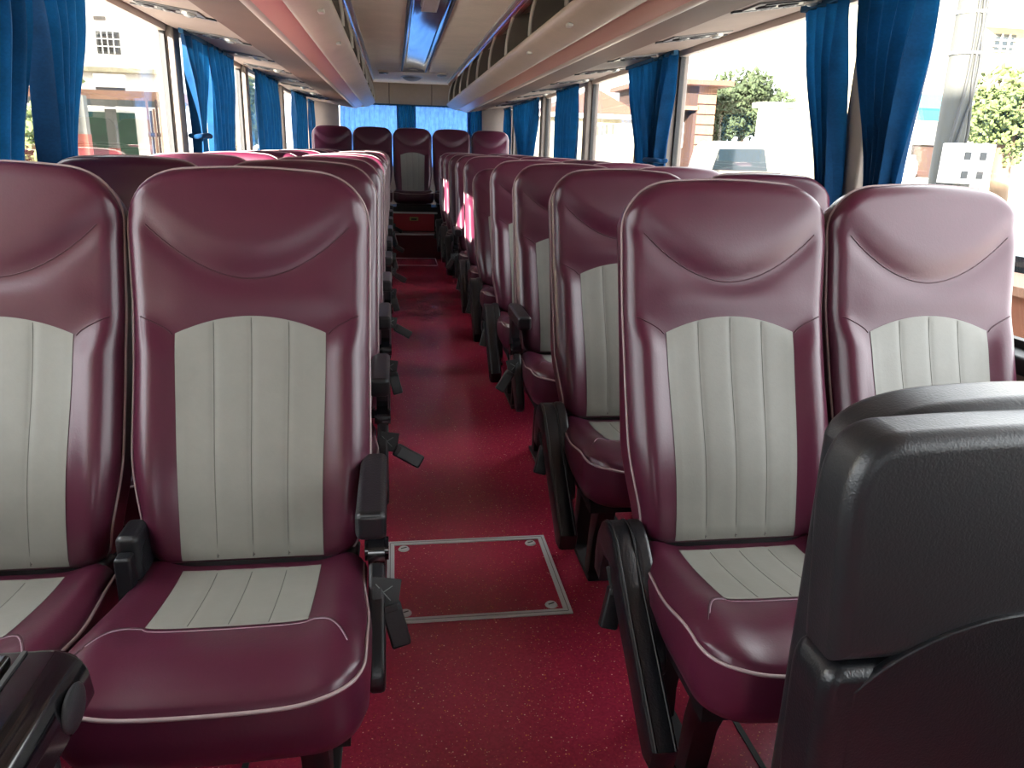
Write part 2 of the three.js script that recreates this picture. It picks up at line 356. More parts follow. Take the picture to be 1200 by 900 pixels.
{
  const nu = 56, nv = 76, N = (nu + 1) * (nv + 1), pos = [], uv = [], idx = [];
  for (const rear of [0, 1]) for (let j = 0; j <= nv; j++) for (let i = 0; i <= nu; i++) {
    const [x, y] = backPoint(i / nu, j / nv), w = backHalf(y), u = Math.abs(x) / w;
    const e = Math.min((1 - u) * w, backTop(u) - y, y - backBottom(u)), q = clamp01(1 - Math.max(0, e) / 0.03);
    const z = rear ? -0.088 + 0.028 * (1 - Math.sqrt(1 - q * q)) + 0.02 * smooth(0.3, 0.7, y) : backFront(x, y);
    pos.push(x, y, z); uv.push(x, y);
  }
  for (let j = 0; j < nv; j++) for (let i = 0; i < nu; i++) {
    const a = j * (nu + 1) + i, b = a + 1, c = a + nu + 1, d = c + 1;
    idx.push(a, b, c, b, d, c, a + N, c + N, b + N, b + N, c + N, d + N);
  }
  const ring = [];
  for (let i = 0; i < nu; i++) ring.push(i);
  for (let j = 0; j < nv; j++) ring.push(j * (nu + 1) + nu);
  for (let i = nu; i > 0; i--) ring.push(nv * (nu + 1) + i);
  for (let j = nv; j > 0; j--) ring.push(j * (nu + 1));
  for (let k = 0; k < ring.length; k++) { const a = ring[k], b = ring[(k + 1) % ring.length]; idx.push(a, a + N, b, b, a + N, b + N); }
  const g = new THREE.BufferGeometry();
  g.setAttribute('position', new THREE.Float32BufferAttribute(pos, 3)); g.setAttribute('uv', new THREE.Float32BufferAttribute(uv, 2));
  g.setIndex(idx); g.computeVertexNormals();
  SEAT.back = g;
  SEAT.backPiping = tube(ring.filter((_, k) => k % 4 === 0).map((a) => [pos[3 * a] * 1.004, pos[3 * a + 1], pos[3 * a + 2] + 0.002]), 0.003, true, 130, 5);
  SEAT.backInsert = grid(48, 30, (s, t) => {
    const xn = s * 2 - 1, y0 = 0.012, x = xn * insHalf(lerp(y0, 0.42, t)), y = lerp(y0, insTop(x), t), f = (s * 4) % 1;
    const border = Math.min(1 - Math.abs(xn), (1 - t) * 2.5, t * 2.5) * 0.14;
    return [x, y, backFront(x, y, false) + 0.0014 + 0.0016 * (1 - Math.pow(Math.abs(2 * f - 1), 6)) * smooth(0, 0.012, border)];
  });
  const on = (x, y) => [x, y, backFront(x, y, false) + 0.0004];
  SEAT.insertSeams = [-0.5, 0, 0.5].map((q) => tube(Array.from({ length: 15 }, (_, i) => { const y = lerp(0.016, insTop(q * 0.134) - 0.003, i / 14), x = q * insHalf(y); return [x, y, backFront(x, y, false) + 0.0011]; }), 0.0011, false, 28, 4));
  const smile = Array.from({ length: 25 }, (_, i) => { const x = lerp(-0.182, 0.182, i / 24); return on(x, smileY(x)); });
  const shoulder = (q) => Array.from({ length: 9 }, (_, i) => { const t = i / 8, x = q * lerp(0.141, 0.197, t); return on(x, insTop(0.141) + 0.034 * Math.pow(t, 0.7)); });
  SEAT.backSeams = [tube(smile, 0.0013, false, 60, 5), tube(shoulder(1), 0.0013, false, 20, 5), tube(shoulder(-1), 0.0013, false, 20, 5)];
}
// cushion: top surface over (x, z), z runs forward from the backrest
const cushHalf = (z) => 0.2 + 0.015 * smooth(0, 0.2, z);
const cushFront = (u) => 0.392 - 0.014 * u * u - 0.07 * round(u, 0.68);
function cushTop(x, z, dip = true) {
  const w = cushHalf(z), u = Math.min(1, Math.abs(x) / w);
  let y = 0.404 + 0.027 * smooth(0.0, 0.26, z) + 0.018 * gauss(z - 0.3, 0.08) ;
  y += 0.016 * gauss(Math.abs(x) - 0.172, 0.036) * (1 - 0.5 * smooth(0.2, 0.32, z));
  if (dip && Math.abs(x) < 0.105 && z < 0.18 && z > 0.0) y -= 0.004;
  const e = Math.min((1 - u) * w, cushFront(u) - z), q = clamp01(1 - Math.max(0, e) / 0.035);
  return y - 0.016 * (1 - Math.sqrt(1 - q * q));
}
{
  const nu = 48, nv = 40, pos = [], uv = [], idx = [];
  for (let j = 0; j <= nv; j++) for (let i = 0; i <= nu; i++) {
    const u = spread(i / nu), tt = j / nv, z = lerp(-0.03, cushFront(u), Math.sin(tt * Math.PI / 2 * 0.97) / Math.sin(Math.PI / 2 * 0.97) * 0.6 + tt * 0.4), x = u * cushHalf(z);
    pos.push(x, cushTop(x, z), z); uv.push(x, z);
  }
  for (let j = 0; j < nv; j++) for (let i = 0; i < nu; i++) { const a = j * (nu + 1) + i, b = a + 1, c = a + nu + 1, d = c + 1; idx.push(a, c, b, b, c, d); }
  const ring = [];
  for (let j = 0; j < nv; j++) ring.push(j * (nu + 1) + nu);
  for (let i = nu; i > 0; i--) ring.push(nv * (nu + 1) + i);
  for (let j = nv; j >= 0; j--) ring.push(j * (nu + 1));
  SEAT.cushPiping = tube(ring.filter((_, k) => k % 3 === 0).map((a) => [pos[3 * a] * 1.006, pos[3 * a + 1] - 0.001, pos[3 * a + 2] + 0.002]), 0.0033, false, 110, 5);
  const first = pos.length / 3, LV = [[0.0, 0.002], [-0.03, 0.007], [-0.06, 0.006], [-0.085, -0.004], [-0.098, -0.022]];
  for (const [dy, out] of LV) for (const a of ring) {
    const x = pos[3 * a], z = pos[3 * a + 2], l = Math.hypot(x, Math.max(0, z - 0.2)) || 1;
    const nx = Math.abs(x) > 0.12 ? x / l : x / 0.4, nz = Math.max(0, z - 0.2) / l;
    pos.push(x + nx * out, (dy ? 0.416 : pos[3 * a + 1]) + dy, z + nz * out); uv.push(x + z, dy);
  }
  const R = ring.length;
  for (let l = 0; l + 1 < LV.length; l++) for (let k = 0; k + 1 < R; k++) { const a = first + l * R + k, b = a + 1, c = a + R, d = c + 1; idx.push(a, c, b, b, c, d); }
  const g = new THREE.BufferGeometry();
  g.setAttribute('position', new THREE.Float32BufferAttribute(pos, 3)); g.setAttribute('uv', new THREE.Float32BufferAttribute(uv, 2));
  g.setIndex(idx); g.computeVertexNormals();
  SEAT.cush = merge([g, box(-0.165, 0.165, 0.316, 0.33, -0.02, 0.32)]);
  SEAT.cushInsert = grid(40, 18, (s, t) => {
    const xn = s * 2 - 1, z = lerp(-0.01, 0.206 + 0.006 * (1 - xn * xn), t), x = xn * 0.123, f = (s * 4) % 1, border = Math.min(1 - Math.abs(xn), (1 - t) * 1.6) * 0.12;
    return [x, cushTop(x, z, false) + 0.0012 + 0.0012 * (1 - Math.pow(Math.abs(2 * f - 1), 6)) * smooth(0, 0.01, border), z, x, z];
  }, true);
  const on = (x, z) => [x, cushTop(x, z, false) + 0.0006, z];
  SEAT.cushInsertSeams = [-0.5, 0, 0.5].map((q) => tube(Array.from({ length: 7 }, (_, i) => { const z = lerp(0.0, 0.205, i / 6), x = q * 0.123; return [x, cushTop(x, z, false) + 0.0009, z]; }), 0.0011, false, 14, 4));
  const wing = (q) => Array.from({ length: 9 }, (_, i) => { const t = i / 8; return on(q * lerp(0.123, 0.19, t), 0.206 + 0.085 * t * t); });
  const stitchPath = [...wing(-1).reverse().slice(1).map(([x, , z]) => on(x, z + 0.005)), ...Array.from({ length: 11 }, (_, i) => { const x = lerp(-0.118, 0.118, i / 10); return on(x, 0.217 + 0.006 * (1 - (x / 0.123) ** 2)); }), ...wing(1).slice(1).map(([x, , z]) => on(x, z + 0.005))];
  SEAT.stitchLine = tube(stitchPath, 0.0009, false, 70, 4);
  SEAT.cushSeams = [tube(wing(1), 0.0014, false, 18, 5), tube(wing(-1), 0.0014, false, 18, 5)];
}
SEAT.frame = merge([box(-0.19, 0.19, 0.275, 0.305, 0.0, 0.05), box(-0.19, 0.19, 0.275, 0.305, 0.26, 0.31), box(-0.19, -0.15, 0.28, 0.305, 0.0, 0.31), box(0.15, 0.19, 0.28, 0.305, 0.0, 0.31), rbox(-0.19, 0.19, 0.3, 0.42, -0.075, -0.03, 0.01)]);
SEAT.legFront = sideShape([[0.12, 0.008], [0.165, 0.008], [0.178, 0.07], [0.19, 0.14], [0.225, 0.22], [0.25, 0.285], [0.185, 0.285], [0.16, 0.22], [0.14, 0.14], [0.132, 0.07]], 0.05, 0.006);
SEAT.legRear = sideShape([[-0.05, 0.008], [0.0, 0.008], [-0.002, 0.08], [0.02, 0.18], [0.045, 0.285], [-0.01, 0.285], [-0.03, 0.18], [-0.045, 0.08]], 0.045, 0.006);
SEAT.foot = rbox(-0.03, 0.03, 0, 0.014, -0.07, 0.19, 0.004);
SEAT.shield = sideShape([[-0.085, 0.43], [-0.06, 0.455], [-0.02, 0.452], [0.03, 0.42], [0.1, 0.35], [0.15, 0.285], [0.155, 0.25], [0.13, 0.228], [0.09, 0.24], [0.04, 0.28], [-0.04, 0.34], [-0.085, 0.39]], 0.03, 0.008, true);
SEAT.shieldBoss = merge([cyl(0.045, 0.03, 20).rotateZ(Math.PI / 2).translate(0, 0.43, -0.02), cyl(0.022, 0.044, 16).rotateZ(Math.PI / 2).translate(0, 0.43, -0.02)]);
SEAT.armLow = sideShape([[-0.128, 0.34], [-0.13, 0.39], [-0.12, 0.435], [-0.098, 0.468], [-0.07, 0.484], [-0.04, 0.486], [-0.01, 0.476], [0.018, 0.456], [0.05, 0.426], [0.295, 0.24], [0.285, 0.195], [0.25, 0.19], [0.02, 0.365], [-0.03, 0.41], [-0.065, 0.405], [-0.08, 0.37], [-0.085, 0.335]], 0.05, 0.01);
SEAT.armEdge = tube([[0, 0.335, -0.126], [0, 0.41, -0.127], [0, 0.463, -0.102], [0, 0.488, -0.05], [0, 0.472, 0.001], [0, 0.432, 0.047], [0, 0.242, 0.296]], 0.0022, false, 60, 5);
SEAT.post = sideShape([[-0.075, 0.4], [-0.02, 0.4], [-0.022, 0.5], [-0.005, 0.555], [-0.085, 0.555], [-0.08, 0.5]], 0.034, 0.006);
SEAT.pad = rbox(-0.025, 0.025, 0.545, 0.595, -0.1, 0.165, 0.012, 3);
SEAT.strap = (() => { const g = rbox(-0.022, 0.03, -0.026, 0.026, -0.002, 0.002, 0.0015); return g; })();
SEAT.stitch = merge([box(-0.02, 0.02, -0.0008, 0.0008, 0.002, 0.003).rotateZ(0.7), box(-0.02, 0.02, -0.0008, 0.0008, 0.002, 0.003).rotateZ(-0.7)]);
SEAT.buckle = rbox(-0.018, 0.018, -0.082, 0.0, -0.011, 0.011, 0.005);
SEAT.buckleTop = rbox(-0.014, 0.014, -0.014, 0.0, -0.014, 0.014, 0.003);
SEAT.hinge = merge([rbox(-0.02, 0.02, 0.4, 0.5, -0.05, 0.03, 0.012, 3), rbox(-0.014, 0.014, 0.37, 0.475, 0.03, 0.06, 0.006), cyl(0.03, 0.042, 16).rotateZ(Math.PI / 2).translate(0, 0.445, -0.01)]);

// aisle: which way along x the aisle lies (0 for the bench at the rear, which has no fittings)
function makeSeat({ aisle = 0, fittings = null, lean = 18, legs = true, buckle = 0 }) {
  const t = new THREE.Group();
  const b = part('backrest', SEAT.back, M.maroon, t, 'maroon leather backrest');
  b.position.set(0, 0.405, -0.03); b.rotation.x = -lean * Math.PI / 180;
  part('back_insert', SEAT.backInsert, M.grey, b, 'grey channelled insert');
  part('back_piping', SEAT.backPiping, M.piping, b, 'pale piping'); for (const g of SEAT.insertSeams) part('channel_seam', g, M.greySeam, b);
  for (const g of SEAT.backSeams) part('seam', g, M.maroonSeam, b);
  const c = part('cushion', SEAT.cush, M.maroon, t, 'maroon leather seat cushion');
  part('cushion_insert', SEAT.cushInsert, M.grey, c, 'grey channelled insert');
  part('cushion_piping', SEAT.cushPiping, M.piping, c, 'pale piping'); part('stitching', SEAT.stitchLine, M.paleThread, c, 'pale stitching');
  for (const g of SEAT.cushInsertSeams) part('channel_seam', g, M.greySeam, c);
  for (const g of SEAT.cushSeams) part('seam', g, M.maroonSeam, c);
  part('seat_frame', SEAT.frame, M.frame, t);
  if (legs) {
    for (const q of ['legFront', 'legRear']) { const l = part('leg', SEAT[q], M.frame, t); l.position.x = aisle * 0.12; }
    const f = part('foot_bar', SEAT.foot, M.frame, t); f.position.x = aisle * 0.12;
  }
  if (fittings) {
    const sx = aisle * 0.226;
    const sh = part('side_shield', SEAT.shield, M.black, t, 'black plastic side shield'); sh.position.x = sx;
    if (fittings === 'raised') part('hinge_boss', SEAT.shieldBoss, M.gloss, sh);
    if (fittings === 'lowered') {
      const a = part('armrest', SEAT.armLow, M.black, t, 'black armrest swung down'); a.position.set(aisle * 0.238, -0.035, 0);
      sh.position.x = aisle * 0.206;
      for (const q of [-1, 1]) { const e = part('edge_line', SEAT.armEdge, M.frame, a); e.position.x = q * 0.017; }
    } else {
      const a = part('armrest', SEAT.post, M.black, t, 'black armrest standing up'); a.position.x = sx;
      const p = part('arm_pad', SEAT.pad, M.black, a, 'padded black arm top'); p.position.x = -aisle * 0.003;
    }
    const st = part('belt_strap', SEAT.strap, M.strap, t, 'dark grey belt webbing with cross stitching');
    st.position.set(aisle * 0.238, fittings === 'lowered' ? 0.36 : 0.385, fittings === 'lowered' ? 0.0 : 0.06); st.rotation.set(-0.5, 0, aisle * -0.15); st.scale.x = aisle;
    part('stitching', SEAT.stitch, M.thread, st);
    const bk = part('buckle', SEAT.buckle, M.black, t, 'black belt buckle');
    bk.position.set(aisle * (0.25 + 0.01 * buckle), st.position.y - 0.02, st.position.z + 0.005); bk.rotation.set(-0.25, 0, aisle * (0.25 + buckle * 0.8));
    part('buckle_slot', SEAT.buckleTop, M.frame, bk);
    const h = part('hinge_cover', SEAT.hinge, M.black, t, 'black hinge cover between the seats'); h.position.x = -aisle * 0.2;
  }
  return t;
}
const PROTO = {
  leftAisle: makeSeat({ aisle: 1, fittings: 'raised', buckle: 0 }),
  leftAisleOut: makeSeat({ aisle: 1, fittings: 'raised', buckle: 1 }),
  leftWindow: makeSeat({ aisle: -1 }),
  rightAisle: makeSeat({ aisle: -1, fittings: 'lowered' }),
  rightAisleUp: makeSeat({ aisle: -1, fittings: 'raised', buckle: 0.4 }),
  rightAisleBack: makeSeat({ aisle: -1, fittings: 'lowered', lean: 30 }),
  rightWindow: makeSeat({ aisle: 1 }),
  rear: makeSeat({ legs: false }),
};
const ORD = ['first', 'second', 'third', 'fourth', 'fifth', 'sixth', 'seventh', 'eighth', 'ninth', 'tenth'];
function placeSeat(kind, x, y, z, label, group) {
  const o = PROTO[kind].clone(); o.name = numbered('bus_seat'); o.position.set(x, y, z); scene.add(o);
  tag(o, label, 'seat', group);
}
for (let k = 0; k < 10; k++) {
  const z = -1.28 - 0.75 * k;
  placeSeat(k % 2 ? 'leftAisleOut' : 'leftAisle', -0.471, 0, z - 0.012, `maroon and grey aisle seat with raised armrest, ${ORD[k]} row behind the console`, 'aisle seats on the console side');
  placeSeat('leftWindow', -0.918, 0, z - 0.012, `maroon and grey window seat, ${ORD[k]} row behind the glossy black console`, 'window seats on the console side');
  const kind = k === 2 || k === 6 ? 'rightAisleUp' : k === 4 ? 'rightAisleBack' : 'rightAisle';
  placeSeat(kind, 0.471, 0, z, `maroon and grey aisle seat${k === 4 ? ' reclined furthest,' : k === 2 || k === 6 ? ' with raised armrest,' : ' with lowered armrest,'} ${ORD[k]} row behind the barrier`, 'aisle seats on the barrier side');
  placeSeat('rightWindow', 0.918, 0, z, `maroon and grey window seat, ${ORD[k]} row behind the black barrier`, 'window seats on the barrier side');
}
const REARNAME = ['rear bench seat in the corner on the console side', 'rear bench seat between corner seat and middle seat, console side', 'middle seat of the raised rear bench facing down the aisle', 'rear bench seat between middle seat and corner seat, barrier side', 'rear bench seat in the corner on the barrier side'];
for (let k = -2; k <= 2; k++) placeSeat('rear', k * 0.448, 0.25, -9.0, `maroon and grey ${REARNAME[k + 2]}`, 'seats of the rear bench');
{
  const b = thing('rear_bench_box', 'red panelled locker box below the middle rear seat', 'locker', [0, 0.25, -8.72]);
  part('body', box(-1.15, 1.15, 0, 0.27, -0.42, -0.03), M.frame, b);
  part('front_panel', rbox(-0.225, 0.225, 0.012, 0.2, -0.03, 0, 0.004), M.redPanel, b, 'bright red front panel');
  part('top_trim', rbox(-0.26, 0.26, 0.2, 0.218, -0.04, 0.008, 0.004), M.metal, b, 'bare metal trim');
  const l = part('latch_plate', rbox(-0.048, 0.048, 0.125, 0.165, 0, 0.006, 0.002), M.brass, b, 'greenish brass latch plate');
  part('latch_knob', rbox(-0.03, 0.03, 0.132, 0.15, 0.006, 0.014, 0.003), M.frame, l);
}

// ---------------------------------------------------------------- floor hatches
function hatch(label, x0, x1, z0, z1, w, screws) {
  const h = thing('floor_hatch', label, 'floor hatch', [(x0 + x1) / 2, 0, (z0 + z1) / 2]);
  const a = (x1 - x0) / 2, c = (z1 - z0) / 2;
  part('panel', box(-a + w, a - w, 0, 0.002, -c + w, c - w), M.floor, h);
  for (const q of [-1, 1]) {
    part('frame_bar', rbox(-a, a, 0, 0.005, q > 0 ? c - w : -c, q > 0 ? c : -c + w, 0.0015), M.metal, h, 'aluminium edge bar');
    part('frame_bar', rbox(q > 0 ? a - w : -a, q > 0 ? a : -a + w, 0, 0.005, -c + w, c - w, 0.0015), M.metal, h, 'aluminium edge bar');
    if (w > 0.01) for (const s of [-1, 1]) part('frame_groove', box(...(s < 0 ? [-a + w * 0.5, a - w * 0.5, 0.0045, 0.0056, q * (c - w * 0.45) - 0.001, q * (c - w * 0.45) + 0.001] : [q * (a - w * 0.45) - 0.001, q * (a - w * 0.45) + 0.001, 0.0045, 0.0056, -c + w * 0.5, c - w * 0.5])), M.unitGrey, h);
  }
  if (screws) for (const i of [-1, 1]) for (const j of [-1, 1]) {
    const s = part('lock_screw', cyl(0.017, 0.004, 20, 0.014).translate(i * (a - 0.05), 0.004, j * (c - 0.045)), M.metal, h, 'round metal turn lock');
    part('screw_slot', box(-0.009, 0.009, 0.0058, 0.0068, -0.002, 0.002).rotateY(0.4).translate(i * (a - 0.05), 0, j * (c - 0.045)), M.frame, s);
  }
}
hatch('square floor hatch with wide aluminium frame in the aisle between the front seats', -0.241, 0.245, -2.115, -1.691, 0.022, true);
hatch('floor hatch with thin metal edging in front of the rear step', -0.222, 0.222, -8.4, -7.88, 0.006, false);

// ---------------------------------------------------------------- curtains
function drape({ x, z0, z1, top = 1.64, tieY = 0, tz0 = z0, tz1 = z1, bottom = 0.82, folds = 5, amp = 0.022, phase = 0, face = 1, swirl = 0 }) {
  return grid(72, 40, (s, t) => {
    const y = lerp(top, bottom, t);
    const g = tieY ? (y > tieY ? Math.pow(smooth(top + 0.1, tieY, y), 1.3) : 1 - 0.35 * smooth(tieY, bottom, y)) : smooth(top, bottom, y) * 0.25;
    const a = lerp(z0, tz0, g), b = lerp(z1, tz1, g);
    const wob = 0.35 * Math.sin(7 * s + 5 * t + phase) + 0.2 * Math.sin(17 * s - 3 * t);
    const ph = 2 * Math.PI * folds * s + phase + wob + swirl * t;
    const k = amp * (0.55 + 0.45 * smooth(0, 0.3, t)) * (1 + 0.35 * Math.sin(3.1 * s + phase));
    return [x + k * Math.sin(ph) * face, y + 0.006 * Math.sin(ph) * (t < 0.01 ? 1 : 0), lerp(a, b, s) + 0.006 * Math.cos(ph), s * Math.abs(z1 - z0) * 1.6, y];
  });
}
function curtain(label, side, o, mat = M.velvet) {
  const zc = (o.z0 + o.z1) / 2, c = thing('window_curtain', label, 'curtain', [side * 1.155, 0, zc], 'blue window curtains');
  const q = { ...o, x: 0, z0: o.z0 - zc, z1: o.z1 - zc, tz0: (o.tz0 ?? o.z0) - zc, tz1: (o.tz1 ?? o.z1) - zc };
  part('cloth', drape(q), mat, c);
  part('heading_tape', rbox(-0.012, 0.012, 1.625, 1.648, ...up(q.z0, q.z1), 0.004), M.tie, c);
  for (let i = 0; i < 3; i++) part('hook', cyl(0.005, 0.03, 8).translate(0, 1.66, lerp(q.z0, q.z1, (i + 0.5) / 3)), M.silver, c);
  if (o.tieY) {
    const m = (q.tz0 + q.tz1) / 2, h = Math.abs(q.tz1 - q.tz0) / 2 + 0.012;
    part('tie_band', tube([[0.026, o.tieY, m - h], [0.032, o.tieY + 0.005, m], [0.026, o.tieY, m + h], [0, o.tieY - 0.004, m + h + 0.004], [-0.026, o.tieY, m + h], [-0.032, o.tieY, m], [-0.026, o.tieY, m - h], [0, o.tieY, m - h - 0.004]], 0.012, true, 48, 8), M.velvet, c);
  }
}
const CB = 'on the barrier side', CC = 'on the console side';
curtain(`dark blue velvet curtain swept forward of the first window pillar ${CB}`, 1, { z0: -1.95, z1: -2.32, tieY: 1.03, tz0: -2.0, tz1: -2.1, folds: 5, amp: 0.026, phase: 0.6 });
curtain(`dark blue velvet curtain hanging behind the first window pillar ${CB}`, 1, { z0: -2.37, z1: -2.63, tieY: 0.98, tz0: -2.28, tz1: -2.38, folds: 4, amp: 0.022, phase: 2 });
curtain(`blue velvet curtain gathered just behind the second window pillar ${CB}`, 1, { z0: -3.85, z1: -4.38, tieY: 1.13, tz0: -3.95, tz1: -4.12, folds: 6, amp: 0.024, phase: 1.1 });
curtain(`blue velvet curtain joining the gathered one behind the second pillar ${CB}`, 1, { z0: -4.36, z1: -4.67, tieY: 1.06, tz0: -4.15, tz1: -4.36, folds: 4, amp: 0.022, phase: 3 });
curtain(`blue velvet curtain hanging straight behind the third pillar ${CB}`, 1, { z0: -5.95, z1: -6.7, tz0: -5.9, tz1: -6.5, folds: 7, amp: 0.025, phase: 0.2 });
curtain(`blue velvet curtain behind the fourth pillar ${CB}`, 1, { z0: -7.62, z1: -8.4, tieY: 0.98, tz0: -7.95, tz1: -8.3, folds: 6, amp: 0.025, phase: 1.7 });
curtain(`blue velvet curtain meeting another behind the fourth pillar ${CB}`, 1, { z0: -8.4, z1: -9.2, tieY: 0.98, tz0: -8.3, tz1: -8.6, folds: 6, amp: 0.025, phase: 0.4 });
curtain(`blue velvet curtain at the last pillar before the rear wall ${CB}`, 1, { z0: -9.5, z1: -9.98, folds: 4, amp: 0.02, phase: 0.9 });
curtain(`dark blue velvet curtain hanging straight in front of the first pillar ${CC}`, -1, { z0: -1.7, z1: -2.42, folds: 7, amp: 0.03, phase: 0.3, tz0: -1.5, tz1: -1.35 });
curtain(`dark blue velvet curtain tied back behind the first pillar ${CC}`, -1, { z0: -2.42, z1: -2.8, tieY: 1.05, tz0: -2.39, tz1: -2.54, folds: 4, amp: 0.03, phase: 1.4, swirl: 2.2 });
curtain(`sunlit blue curtain tied in a bow shape behind the second pillar ${CC}`, -1, { z0: -3.97, z1: -4.5, tieY: 1.18, tz0: -4.1, tz1: -4.26, folds: 4, amp: 0.022, phase: 2.2 });
curtain(`bright blue curtain hanging straight beside the tied one ${CC}`, -1, { z0: -4.42, z1: -5.13, tz0: -4.4, tz1: -4.3, folds: 6, amp: 0.024, phase: 0.8 });
curtain(`bright blue velvet curtain behind the third pillar ${CC}`, -1, { z0: -5.9, z1: -7.0, tz0: -6.2, tz1: -6.9, folds: 7, amp: 0.028, phase: 0 });
curtain(`bright blue velvet curtain behind the fourth pillar ${CC}`, -1, { z0: -7.95, z1: -9.1, tz0: -8.2, tz1: -9.0, folds: 7, amp: 0.026, phase: 1 });
curtain(`bright blue velvet curtain at the last pillar before the rear wall ${CC}`, -1, { z0: -9.45, z1: -9.98, folds: 4, amp: 0.02, phase: 2 });
for (const s of [-1, 1]) {
  const r = thing('curtain_rail', `slim metal curtain rail along the window tops ${s < 0 ? CC : CB}`, 'curtain rail', [s * 1.155, 1.664, -4]);
  part('rail', rbox(-0.008, 0.008, -0.006, 0.006, -6.05, 5.8, 0.003), M.silver, r);
}
// across the rear window
{
  const sheet = (label, x0, x1, folds, amp, mat) => {
    const xc = (x0 + x1) / 2, c = thing('rear_curtain', label, 'curtain', [xc, 0, REAR + 0.06], 'curtains over the rear window');
    part('cloth', drape({ x: 0, z0: x0 - xc, z1: x1 - xc, top: 1.645, bottom: 0.92, folds, amp, phase: x0 * 7 }).rotateY(Math.PI / 2), mat, c);
    part('heading_tape', rbox(x0 - xc, x1 - xc, 1.635, 1.655, -0.008, 0.008, 0.003), M.tie, c);
  };
  sheet('thin pale blue curtain glowing over the rear window, console half', -0.86, -0.15, 12, 0.012, M.thinBlue);
  sheet('bunched dark blue curtain at the middle of the rear window', -0.17, 0.06, 7, 0.03, M.velvet);
  sheet('thin pale blue curtain glowing over the rear window, barrier half', 0.05, 0.74, 12, 0.012, M.thinBlue);
  sheet('bunched dark blue curtain at the barrier end of the rear window', 0.7, 0.88, 6, 0.028, M.velvet);
}

// ---------------------------------------------------------------- things in the foreground
{
  const b = thing('barrier', 'black grained moulded barrier panel with rounded padded top', 'barrier', [0.289, -0.035, -0.7]);
  const shell = new THREE.Shape();
  shell.moveTo(0.018, 0.618); shell.lineTo(0.002, 0.8); shell.bezierCurveTo(0.0, 0.86, 0.008, 0.905, 0.06, 0.91); shell.bezierCurveTo(0.2, 0.918, 0.35, 0.918, 0.44, 0.912); shell.bezierCurveTo(0.5, 0.905, 0.51, 0.86, 0.508, 0.8); shell.lineTo(0.5, 0.618); shell.closePath();
  part('upper_shell', metric(new THREE.ExtrudeGeometry(shell, { depth: 0.04, bevelEnabled: true, bevelThickness: 0.022, bevelSize: 0.022, bevelOffset: -0.022, bevelSegments: 18, curveSegments: 48 }).translate(0, 0, -0.062)), M.blackGrain, b);
  const low = new THREE.Shape();
  low.moveTo(0.05, 0.03); low.bezierCurveTo(0.03, 0.2, 0.01, 0.4, 0.008, 0.56); low.bezierCurveTo(0.006, 0.6, 0.016, 0.615, 0.035, 0.615); low.lineTo(0.48, 0.615); low.bezierCurveTo(0.5, 0.615, 0.508, 0.6, 0.504, 0.57); low.lineTo(0.46, 0.03); low.closePath();
  part('lower_shell', metric(new THREE.ExtrudeGeometry(low, { depth: 0.05, bevelEnabled: true, bevelThickness: 0.02, bevelSize: 0.02, bevelOffset: -0.02, bevelSegments: 18, curveSegments: 40 }).translate(0, 0, -0.066)), M.black, b);
  const arch = new THREE.Shape();
  arch.moveTo(0.06, 0.05); arch.lineTo(0.045, 0.585); arch.bezierCurveTo(0.1, 0.65, 0.2, 0.68, 0.26, 0.68); arch.bezierCurveTo(0.34, 0.68, 0.42, 0.65, 0.465, 0.585); arch.lineTo(0.45, 0.05); arch.closePath();
  part('arched_panel', metric(new THREE.ExtrudeGeometry(arch, { depth: 0.006, bevelEnabled: true, bevelThickness: 0.003, bevelSize: 0.003, bevelOffset: -0.003, bevelSegments: 2, curveSegments: 14 }).translate(0, 0, -0.004)), M.black, b);
  const pad = new THREE.Shape();
  pad.moveTo(0.05, 0.3); pad.lineTo(0.05, 0.86); pad.bezierCurveTo(0.06, 0.895, 0.1, 0.915, 0.18, 0.922); pad.bezierCurveTo(0.28, 0.93, 0.38, 0.928, 0.44, 0.915); pad.bezierCurveTo(0.47, 0.9, 0.48, 0.88, 0.48, 0.85); pad.lineTo(0.47, 0.3); pad.closePath();
  part('padded_back', metric(new THREE.ExtrudeGeometry(pad, { depth: 0.05, bevelEnabled: true, bevelThickness: 0.025, bevelSize: 0.025, bevelOffset: -0.025, bevelSegments: 18, curveSegments: 40 }).translate(0, 0, -0.14)), M.blackGrain, b);
}
{
  const c = thing('console', 'glossy black moulded console with rounded edge beside the first row', 'console', [-0.8, 0, -0.35]);
  const top = new THREE.Shape([[-0.3, 0.53], [-0.3, 0.605], [0.165, 0.605], ...arcPts(0.205, 0.565, 0.04, 90, 0, 14), [0.247, 0.545], [0.235, 0.53]].map(([x, y]) => new THREE.Vector2(x, y)));
  part('top_cover', metric(new THREE.ExtrudeGeometry(top, { depth: 0.86, bevelEnabled: true, bevelThickness: 0.02, bevelSize: 0.02, bevelOffset: -0.02, bevelSegments: 8 }).translate(0, 0, -0.445), 0.7), M.gloss, c);
  part('groove', rbox(0.178, 0.184, 0.602, 0.6075, -0.45, 0.4, 0.001), M.frame, c);
  part('raised_lid', rbox(-0.28, 0.172, 0.6, 0.612, -0.44, 0.4, 0.005, 3), M.gloss, c);
  part('end_cap', new THREE.SphereGeometry(1, 20, 14).scale(0.006, 0.026, 0.03).translate(0.245, 0.565, -0.4), M.black, c, 'dull black oval plug');
  part('body', rbox(-0.3, 0.215, 0, 0.54, -0.43, 0.4, 0.02, 3), M.black, c);
}

